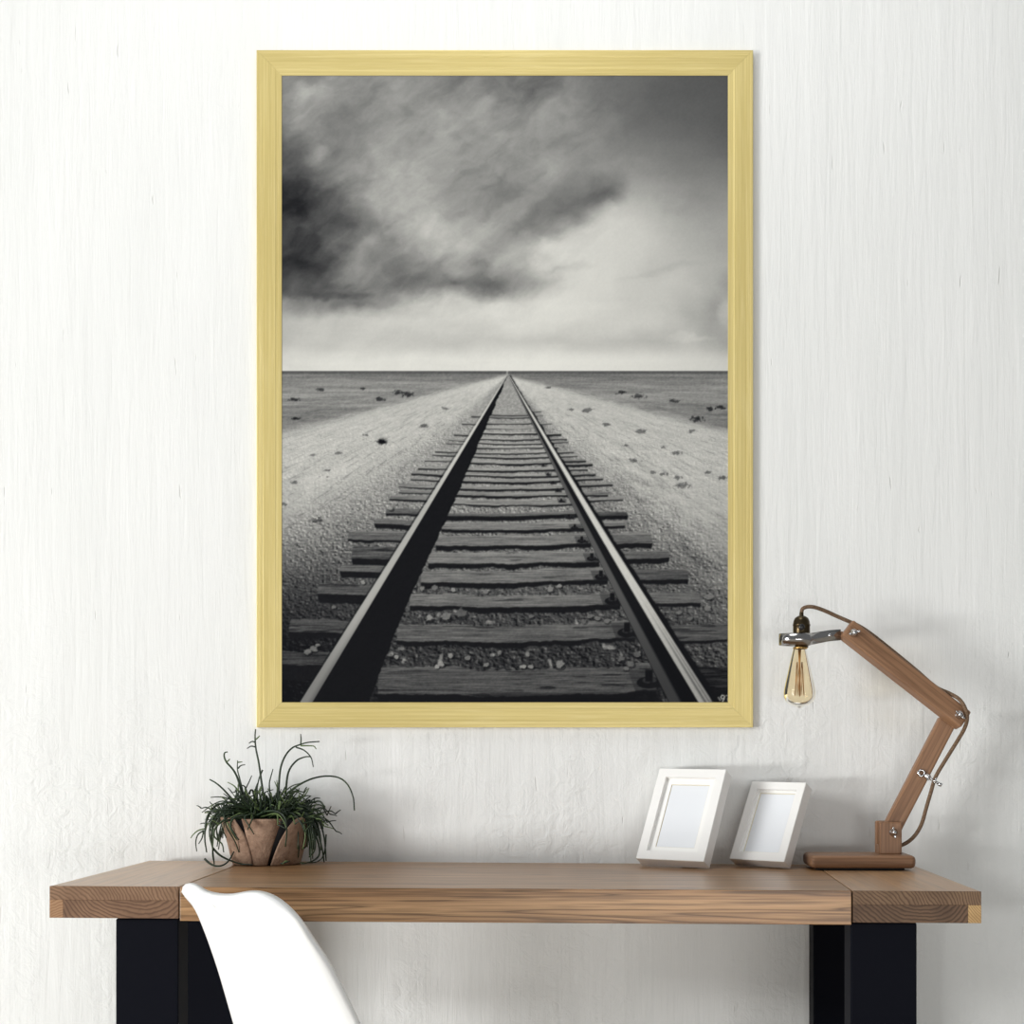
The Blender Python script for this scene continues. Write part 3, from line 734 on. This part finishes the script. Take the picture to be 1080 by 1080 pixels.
R = Matrix.Translation((SO.x-.004, yh-.020, z_(663.5))) @ Matrix.Rotation(math.pi/2, 4, 'X')
add_lathe(bm, [(0, 0), (.0045, 0), (.0045, .006), (.0075, .0075), (.008, .013), (.006, .0155), (0, .016)], (0, 0, 0), 20, 0, R); obj('switch', bm, M_bakelite, hold, smooth=True)
# bulb
bc = (loc(841.4, 0).x, yh, 0)
outer = [(.0150, z_(683.5)), (.0168, z_(687)), (.0215, z_(695)), (.0265, z_(704)), (.0320, z_(714)), (.0370, z_(723)), (.0398, z_(730)), (.0400, z_(734)), (.0375, z_(738)), (.0310, z_(741.5)), (.0220, z_(743.8)), (.0110, z_(745.3)), (.0045, z_(746.6)), (0, z_(747.4))]
pr = [Vector((a, b, 0)) for a, b in outer]; sm = [(max(0, q.x), q.y) for q in spline(pr, 4)]; sm[-1] = (0, sm[-1][1])
inner_ = [(max(0, a-.0011), b+(.0011 if a < .03 and i > 20 else 0)) for i, (a, b) in enumerate(sm)]; inner_[-1] = (0, inner_[-1][1])
bm = bmesh.new(); add_lathe(bm, sm, bc, 48)
me_b = obj('bulb', bm, M_glass, lamp, smooth=True, fixn=False)
bm = bmesh.new(); cx, cy = bc[0], bc[1]
add_tube(bm, [(cx, cy, z_(686)), (cx, cy, z_(700)), (cx, cy, z_(735))], [.004, .0022, .0014], 10)
for k in range(8):
    a = 2*math.pi*k/8; b = a+math.pi/8
    add_tube(bm, [(cx+.0075*math.cos(a), cy+.0075*math.sin(a), z_(699)), (cx+.012*math.cos(b), cy+.012*math.sin(b), z_(734))], .0005, 5)
    add_tube(bm, [(cx+.012*math.cos(b), cy+.012*math.sin(b), z_(734)), (cx+.0075*math.cos(a+math.pi/4), cy+.0075*math.sin(a+math.pi/4), z_(699))], .0005, 5)
obj('filament', bm, M_fil, me_b)
# cord
ck = [(843.4, 648, -.034), (844.5, 643.5, -.034), (850, 641.2, -.033), (858, 641.8, -.030), (869, 645.2, -.022), (882, 650.6, -.014), (894, 655.5, -.010), (906, 661, -.010), (920, 670.5, -.011), (940, 686.5, -.012),
      (965, 707, -.012), (985, 724.5, -.016), (998, 731.5, -.030), (1006.5, 738, -.050), (1011.5, 747, -.061), (1014.0, 757, -.060), (1013, 768, -.044), (1007, 781, -.030), (996, 800, -.022), (985, 819, -.020), (980, 835, -.020),
      (975.5, 851, -.018), (971, 868, -.014), (965, 880, -.008), (957, 888, -.004), (948, 892.5, 0), (944, 893, 0)]
bm = bmesh.new(); add_tube(bm, spline([loc(a, b, c) for a, b, c in ck], 6), .0049, 10); obj('cord', bm, M_cord, lamp, smooth=True)
# cable clip on the lower arm
bm = bmesh.new()
def torus(c, R_, r_, ax, n=24, k=8):
    a = Vector(ax).normalized(); u = a.orthogonal().normalized(); w = a.cross(u); c = Vector(c)
    add_tube(bm, [c+(u*math.cos(2*math.pi*i/n)+w*math.sin(2*math.pi*i/n))*R_ for i in range(n+1)], r_, k, caps=False)
A, B = loc(969.5, 815, -.019), loc(988.5, 826.5, -.021); dd = (B-A).normalized()
torus(loc(970, 815.2, -.019), .0075, .0028, (0, 1, 0)); torus(loc(977, 819.5, -.020), .0055, .0026, (0, 1, .2)); torus(loc(983.5, 822.8, -.022), .0072, .0026, tuple(dd))
add_tube(bm, [A+dd*.008, B], .0034, 10); add_tube(bm, [B-dd*.002, B+dd*.007], .0052, 12); obj('cable_clip', bm, M_chrome, lamp, smooth=True)

# ------------------------------------------------------------------ potted plant
PC = Vector(((281.5-628)*3.858/1600, -.082, 0)); PC.z = desk_z(PC.x)
plant = empty('potted_plant', PC)
tag(plant, 'shaggy green trailing plant in a brown paper-wrapped pot on the desk', 'plant')
PH, RB, RT = .121, .0750, .1045
bm = bmesh.new()
add_lathe(bm, [(0, .0022), (RB-.006, .0022), (RB-.004, .004), (RT-.010, PH-.006), (RT-.012, PH-.006), (RT-.020, PH-.02), (0, PH-.02)], (0, 0, 0), 48)
obj('pot', bm, M_innerpot, plant, smooth=False)
bm = bmesh.new()
for k in range(1):
    pr_ = [(0, PH-.014), (.03, PH-.012), (.06, PH-.015), (RT-.016, PH-.019)]
    add_lathe(bm, pr_, (0, 0, 0), 32)
obj('soil', bm, M_soil, plant, smooth=True)
def panel(a0, fl, fr, tip, seed, lift=.003):
    """one overlapping sheet of the wrapping: angle limits left/right as functions of height t"""
    bm = bmesh.new(); NT, NS = 22, 18; R = []
    rr_ = random.Random(seed)
    for i in range(NT+1):
        t = i/NT; row = []
        for j in range(NS+1):
            s = j/NS; al, ar = fl(t), fr(t); a = a0+al+(ar-al)*s
            zz = t*PH*1.0+ (tip(s)*t)
            r = RB+(RT-RB)*(zz/PH)+lift+.0022*mnoise.noise(Vector((a*3, zz*26, seed)))+.004*math.sin(math.pi*s)
            if s in (0., 1.): zz += .002*mnoise.noise(Vector((a*9, zz*60, seed)))
            # theta measured from the camera side: 0 faces the lens, positive to the right
            th = math.radians(a if False else 0)+a
            row.append(bm.verts.new((r*math.sin(th), -r*math.cos(th), max(.0024, zz))))
        R.append(row)
    for A_, B_ in zip(R, R[1:]):
        for j in range(NS): bm.faces.new((A_[j], A_[j+1], B_[j+1], B_[j])).smooth = True
    o = obj('wrap_panel', bm, M_bark, plant)
    md = o.modifiers.new('thick', 'SOLIDIFY'); md.thickness = .0035; md.offset = 1
    return o
D = math.radians
panel(D(-52), lambda t: D(-36-6*t), lambda t: D(40-22*t**2.2), lambda s: .002-.006*abs(s-.4), 1, .004)
panel(D(3), lambda t: D(-16-9*t), lambda t: D(9+20*t), lambda s: -.002, 2, .0015)
panel(D(53), lambda t: D(-34*(1-t)**.6-1), lambda t: D(30-8*t), lambda s: -.010+.010*math.sin(math.pi*min(1, s*1.2)), 3, .005)
panel(D(112), lambda t: D(-30), lambda t: D(28), lambda s: -.004, 4, .003)
panel(D(180), lambda t: D(-36), lambda t: D(34), lambda s: -.003, 5, .002)
panel(D(-116), lambda t: D(-30), lambda t: D(27), lambda s: .0, 6, .002)
# stems
bm = bmesh.new(); DP = CAM_D+PC.y
def pl(px_, py_, dy=0.): return P(px_, py_, DP+dy)-PC
def stem(pts, r0=.0024, r1=.0012, mi=0, n=5):
    q = spline(pts, n); m = len(q)
    for v_ in q:
        v_.y = min(v_.y, WALL_Y-PC.y-.004)
        if v_.y < -PC.y+.001 or True: v_.z = max(v_.z, .0052)
    add_tube(bm, q, [r0+(r1-r0)*(i/(m-1)) for i in range(m)], 6, mi)
hero = [  # pixel paths with depth offsets
 [(279,846,0),(276,826,0),(273,805,0),(270,790,0),(269,778,0),(269.5,769,0)], [(269.5,783,0),(266,782,0),(262.5,784,0)], [(270,788,0),(265,787,0),(260.5,789.5,0)], [(269.6,780,0),(272,778,0),(274,776,0)], [(277,812,0),(273,822,0),(271,834,0),(271,846,0)],
 [(256,840,0),(251,822,0),(246,812,0),(239,804,0),(236.5,798,0),(237,794,0),(240,793,0)], [(238.5,804,0),(241,802,0),(242.5,800.5,0)], [(258,842,0),(253,822,0),(250.5,812,0),(250.5,802,0)], [(251,810.5,0),(254,807.5,0),(258.5,806.5,0)], [(250.5,804,0),(253,803.8,0),(255.5,803.5,0)],
 [(294,850,.01),(294,830,.01),(296,810,.01),(301,797,.01),(308,789,.01),(316,785.5,.01),(325,783,.01),(337,782,.01)], [(317,786,.01),(317.5,780,.01),(317,774,.01)], [(317,786.5,.01),(326,786.5,.01),(331,787,.01),(333.5,790,.01)],
 [(312,788,.01),(321,791.5,.01),(328,799,.01),(330.5,809,.01)], [(301,838,.01),(304,815,.01),(312,803,.01),(321,798.5,.01),(328,798,.01)],
 [(290,852,0),(302,838,0),(315,828,0),(330,821,0),(345,818.5,0),(358,820.5,0),(367,828,0),(372.5,841,0),(373.8,855,0)],
 [(262,858,0),(248,846,0),(236,833,0),(228,826,0),(221,822,0)], [(256,850,0),(240,842,0),(230,840.5,0),(222,841,0)], [(255,838,0),(247,829,0),(240,825,0)],
 [(262,846,0),(258,836,0),(263,824,0),(265.5,818,0)], [(286,846,-.02),(284,828,-.02),(286,818,-.02),(288,811,-.02)], [(275,856,-.02),(274,842,-.02),(275,830,-.02)], [(296,838,0),(308,829,0),(318,826,0)],
 [(320,848,-.01),(330,846,-.01),(337,845,-.01),(341,849,-.02),(343,851.5,-.02)], [(312,848,0),(322,838,0),(326,831,0)],
 # trailing to the left of the pot
 [(262,852,-.04),(243,846,-.06),(228,850,-.06),(219,860,-.06),(216,872,-.06)], [(262,854,-.05),(238,845,-.06),(224,849,-.06),(213,857,-.06)],
 [(262,854,-.05),(244,850,-.08),(228,858,-.09),(221,875,-.09),(224,893,-.09),(226,912,-.08)], [(260,856,-.05),(238,854,-.09),(222,856,-.09),(217,870,-.09),(216,885,-.09),(218,899,-.09)],
 [(222,868,-.09),(225,880,-.10),(224,900,-.11),(226,911.5,-.12)], [(216,874,-.06),(209,876,-.06),(204,880,-.06),(201,884,-.06)], [(215,876,-.06),(209,880,-.06),(206.5,888,-.06),(207.5,898,-.06)], [(215,876,-.06),(213,884,-.06),(209.5,890,-.06)],
 [(240,862,-.09),(228,872,-.10),(226,882,-.10),(234,890,-.10),(236,899,-.10)], [(224,894,-.085),(232,902,-.085),(244,908,-.085),(256,911.5,-.085),(266,912,-.10)], [(216,906,-.10),(221,910.5,-.12),(228,913.5,-.14),(235,912.5,-.14),(241,908,-.13),(247,898,-.12)],
 [(238,864,-.09),(246,880,-.09),(254,893,-.07)], [(236,858,-.1),(239,872,-.1),(248,888,-.09),(252,899,-.08)], [(234,874,-.09),(239,884,-.09)], [(262,860,-.1),(248,862,-.12),(243,870,-.13),(247,879,-.13),(252,886,-.13)],
 [(266,858,-.1),(258,862,-.12),(262,870,-.13),(268,880,-.13)],
 # over the front and the right
 [(270,860,-.06),(281,856,-.09),(292,856,-.12),(300,862,-.135),(302.5,876,-.13),(301,893,-.12)], [(274,862,-.06),(290,858,-.1),(298,864,-.13),(303,876,-.13)], [(298,858,-.05),(308,858,-.08),(316,866,-.10),(321,878,-.10)],
 [(304,848,0),(322,852,-.01),(336,866,-.02),(342,884,-.02),(344,908,-.02)], [(300,850,0),(318,856,-.02),(332,872,-.03),(339,892,-.03),(342,910,-.02)], [(304,852,0),(320,862,-.03),(331,880,-.03),(332,896,-.03),(326,904,-.03)],
 [(308,856,0),(324,868,-.02),(334,884,-.03),(337,900,-.03),(330,908,-.04),(318,911,-.06)], [(306,854,0),(318,866,-.04),(324,880,-.04),(323,892,-.03),(318,896,-.03)], [(344,880,-.02),(342,900,-.02),(334,909,-.02),(316,910,-.05)],
 [(310,846,0),(322,850,0),(331,858,0)], [(312,850,0),(326,856,-.01),(336,863,-.01)], [(308,854,0),(322,846,.01),(332,843,.01)], [(300,850,0),(312,842,.01),(322,840,.01)],
 [(303,908,-.115),(300,909,-.115),(298,912,-.115)], [(296,911,-.11),(302,909.5,-.115),(306,908,-.115)],
]
for k, h_ in enumerate(hero):
    big = len(h_) > 4
    stem([pl(*q) for q in h_], .0031 if big else .0022, .0017 if big else .0012, 1 if (not big and k % 3 == 0) else 0)
rg = random.Random(5)
for k in range(300):
    # stiff stems fanning out of the crown, some bending over
    th = rg.uniform(0, 2*math.pi); r0 = rg.uniform(0, .06); el = rg.uniform(.15, 1.35); L_ = rg.uniform(.06, .105)*(1.15 if el < .6 else 1.05)
    dr = Vector((math.cos(th), math.sin(th)*.62, 0)); dd_ = (dr*math.cos(el)+Vector((0, 0, math.sin(el)*.8))).normalized()
    a = Vector((r0*math.cos(th+rg.uniform(-.8, .8)), r0*math.sin(th+rg.uniform(-.8, .8))*.8, PH-.018))
    jit = lambda s: Vector((rg.uniform(-s, s), rg.uniform(-s, s), rg.uniform(-s, s)))
    p1 = a+dd_*L_*.5+jit(.005); p2 = a+dd_*L_*.9+jit(.009)+Vector((0, 0, -.006)); pts = [a, p1, p2]
    if rg.random() > .45: pts.append(p2+dr*rg.uniform(.012, .03)+Vector((0, 0, -rg.uniform(.0, .035)))+jit(.006))
    stem(pts, rg.uniform(.0024, .0036), .0014, 1 if rg.random() < .09 else 0, 4)
    e_ = pts[-1]; m_ = pts[1].lerp(pts[2], .6)
    for q in range(rg.choice((0, 1, 1, 2))):
        v_ = (dd_+jit(.9)).normalized(); s_0 = e_ if q == 0 else m_
        stem([s_0, s_0+v_*.010, s_0+v_*rg.uniform(.016, .028)+Vector((0, 0, -.002))], .0019, .0011, 1 if rg.random() < .35 else 0, 3)
for k in range(44):   # drooping curtain at both sides
    sd = 1 if k % 5 < 3 else -1
    th = (rg.uniform(-.75, .45) if sd > 0 else math.pi+rg.uniform(-.2, .55)); dr = Vector((math.cos(th), math.sin(th)*.7, 0))
    a = Vector((dr.x*.05, dr.y*.05, PH-.012)); l_ = rg.uniform(.03, .115)
    w_ = rg.uniform(.100, .142) if sd > 0 else rg.uniform(.105, .150)
    if sd < 0: l_ *= .75
    stem([a, a+dr*.04+Vector((0, 0, .022)), Vector((dr.x*w_*.88, dr.y*w_*.88, PH+.004)), Vector((dr.x*w_, dr.y*w_, PH-l_*.5)), Vector((dr.x*w_*rg.uniform(.94, 1.08), dr.y*w_, PH-l_))],
         .0029, .0014, 1 if rg.random() < .1 else 0, 4)
obj('foliage', bm, [M_leaf, M_leaf_tip], plant)

# ------------------------------------------------------------------ white shell chair at the desk
out_px = [(203,952),(196,946.5),(190.5,942.5),(187.6,938.5),(189,934.8),(195,931.8),(202,931.2),(209,934),(216,939),(226,942.2),(238,943.6),(248,943.2),(258,941.4),(268,940.0),(277,941),(286,943.6),(294,948),(302,953.5),(312.8,964.7),(319.7,973),(332,992.5),(346,1013),(357,1034),(368,1056),(379,1080),(391,1108)]
in_px  = [(205,953),(199,947.5),(194.5,944),(192.5,940.5),(194,937.8),(199,936.2),(205,937.6),(211,942),(219,948.5),(229,953.5),(240,954.5),(250,952.6),(259,949.6),(268,948.0),(277,949.4),(286,953),(293,956.5),(299,959.5),(307.5,965.5),(315,974),(327.5,993.5),(342.5,1015.5),(355,1037.5),(366.4,1059),(378,1081.5),(390.2,1109)]
left_px = [(205,953),(209,963),(213.5,974),(219,988),(226,1008),(232.5,1028),(240,1054),(248,1082),(256,1110)]
chair = empty('shell_chair', (-.55, -.62, 0)); CO = Vector((-.55, -.62, 0))
tag(chair, 'white moulded plastic shell chair pulled up to the left side of the desk', 'chair')
def sdep(x_, y_):
    """distance of the shell from the lens: far corner at the left, near side at the right"""
    s = max(0, min(1, (x_-(190+(y_-935)*.33))/(105+(y_-935)*.18)))
    return 3.12-.26*s-.05*math.sin(math.pi*s)+.00045*(y_-935)
def resample(pts, n):
    q = [Vector((a, b, 0)) for a, b in pts]; q = spline(q, 10); L = [0]
    for a, b in zip(q, q[1:]): L.append(L[-1]+(b-a).length)
    res = []; j = 0
    for k in range(n):
        t = L[-1]*k/(n-1)
        while j < len(L)-2 and L[j+1] < t: j += 1
        f = (t-L[j])/max(1e-9, L[j+1]-L[j]); v_ = q[j].lerp(q[j+1], f); res.append((v_.x, v_.y))
    return res
NS_, NT_ = 34, 30
top_in = resample(in_px[3:17], NS_+1)
lft = resample([in_px[3], in_px[2], in_px[1]]+left_px, NT_+1); rgt = resample(in_px[16:], NT_+1)
bm = bmesh.new(); grid = []
for j in range(NT_+1):
    t = j/NT_; row = []
    for i in range(NS_+1):
        s = i/NS_
        bx = top_in[i][0]-(top_in[0][0]*(1-s)+top_in[-1][0]*s); by = top_in[i][1]-(top_in[0][1]*(1-s)+top_in[-1][1]*s)
        w_ = (1-t)**2.2
        X_ = lft[j][0]*(1-s)+rgt[j][0]*s+bx*w_; Y_ = lft[j][1]*(1-s)+rgt[j][1]*s+by*w_
        row.append(P(X_, Y_, sdep(X_, Y_))-CO)
    grid.append(row)
F_ = Vector((math.cos(math.radians(33)), math.sin(math.radians(33)), 0))
seat_rows = []; last = grid[-1]; prev = grid[-3]
for k in range(1, 19):
    q = k/18; row = []
    for i in range(NS_+1):
        s = i/NS_; v0 = last[i]
        dz = -.045*math.sin(min(1, q*2.6)*math.pi/2)+.012*(q-.4)**2-.03*max(0, q-.82)/.18
        side = .022*(2*s-1)**2
        tgt = v0+F_*(.40*q+.03*math.sin(min(1, q*3)*math.pi/2))
        z0 = last[NS_//2].z; zz = (v0.z*(1-min(1, q*2.5))+z0*min(1, q*2.5))+dz+side*min(1, q*3)
        row.append(Vector((tgt.x, tgt.y, zz)))
    seat_rows.append(row)
allrows = grid+seat_rows
V = [[bm.verts.new(p) for p in row] for row in allrows]
for A_, B_ in zip(V, V[1:]):
    for i in range(NS_): bm.faces.new((A_[i], A_[i+1], B_[i+1], B_[i])).smooth = True
# rolled rim: from the crease (edge of the face) out and back
crease = [V[j][0] for j in range(NT_, 0, -1)]+[V[0][i] for i in range(NS_+1)]+[V[j][NS_] for j in range(1, NT_+1)]
outl = resample(left_px[::-1][:-1]+out_px, 420)
outv = []
def px_of(v_):
    w = v_+CO; d_ = w.y+CAM_D; return (628+1600*w.x/d_, 787-1600*(w.z-CAM_Z)/d_)
# match crease points to the outline by running position
crp = [px_of(v_.co) for v_ in crease]
last_k = 0
for (cx_, cy_) in crp:
    best, bk = 1e9, last_k
    for k in range(last_k, min(len(outl), last_k+60)):
        dd_ = (outl[k][0]-cx_)**2+(outl[k][1]-cy_)**2
        if dd_ < best: best, bk = dd_, k
    last_k = bk; ox, oy = outl[bk]; outv.append((ox, oy))
# even out
for it in range(3): outv = [outv[0]]+[((a[0]+2*b[0]+c_[0])/4, (a[1]+2*b[1]+c_[1])/4) for a, b, c_ in zip(outv, outv[1:], outv[2:])]+[outv[-1]]
mid_r, out_r = [], []
for c_, (ox, oy) in zip(crease, outv):
    w = c_.co+CO; dc = w.y+CAM_D; cx_, cy_ = px_of(c_.co)
    mid_r.append(bm.verts.new(P(cx_*.42+ox*.58, cy_*.42+oy*.58, dc+.004)-CO)); out_r.append(bm.verts.new(P(ox, oy, dc+.030)-CO))
for A_, B_ in ((crease, mid_r), (mid_r, out_r)):
    for k in range(len(crease)-1): bm.faces.new((A_[k], A_[k+1], B_[k+1], B_[k])).smooth = True
shell = obj('seat_shell', bm, M_plastic, chair)
md = shell.modifiers.new('thick', 'SOLIDIFY'); md.thickness = .005; md.offset = 0
# dowel legs and their black cross braces
M_dowel = long_wood('beech_dowel', (.62, .45, .28, 1), (.52, .36, .21, 1), (.3, .18, .09, 1), 'Z', 1., .5, .5, .3)
cs = sum((p for r_ in seat_rows[5:13] for p in r_), Vector())/(8*(NS_+1)); S_ = Vector((-F_.y, F_.x, 0)); feet = []
for (a, b) in ((1, 1), (1, -1), (-1, 1), (-1, -1)):
    tp = Vector((cs.x, cs.y, cs.z-.035))+F_*a*.10+S_*b*.10; ft = Vector((cs.x, cs.y, .003))+F_*a*.21+S_*b*.20; feet.append((tp, ft))
    bm = bmesh.new(); add_tube(bm, [tp, tp.lerp(ft, .5), ft], [.012, .015, .010], 14); obj('leg', bm, M_dowel, chair)
bm = bmesh.new()
for (i, j) in ((0, 1), (2, 3), (0, 2), (1, 3)):
    add_tube(bm, [feet[i][0].lerp(feet[i][1], .08), feet[j][0].lerp(feet[j][1], .45)], .004, 8); add_tube(bm, [feet[j][0].lerp(feet[j][1], .08), feet[i][0].lerp(feet[i][1], .45)], .004, 8)
for (tp, ft) in feet: add_tube(bm, [tp, Vector((tp.x, tp.y, cs.z-.012))], .014, 12)
obj('cross_brace', bm, M_black, chair)
bpy.context.view_layer.update()
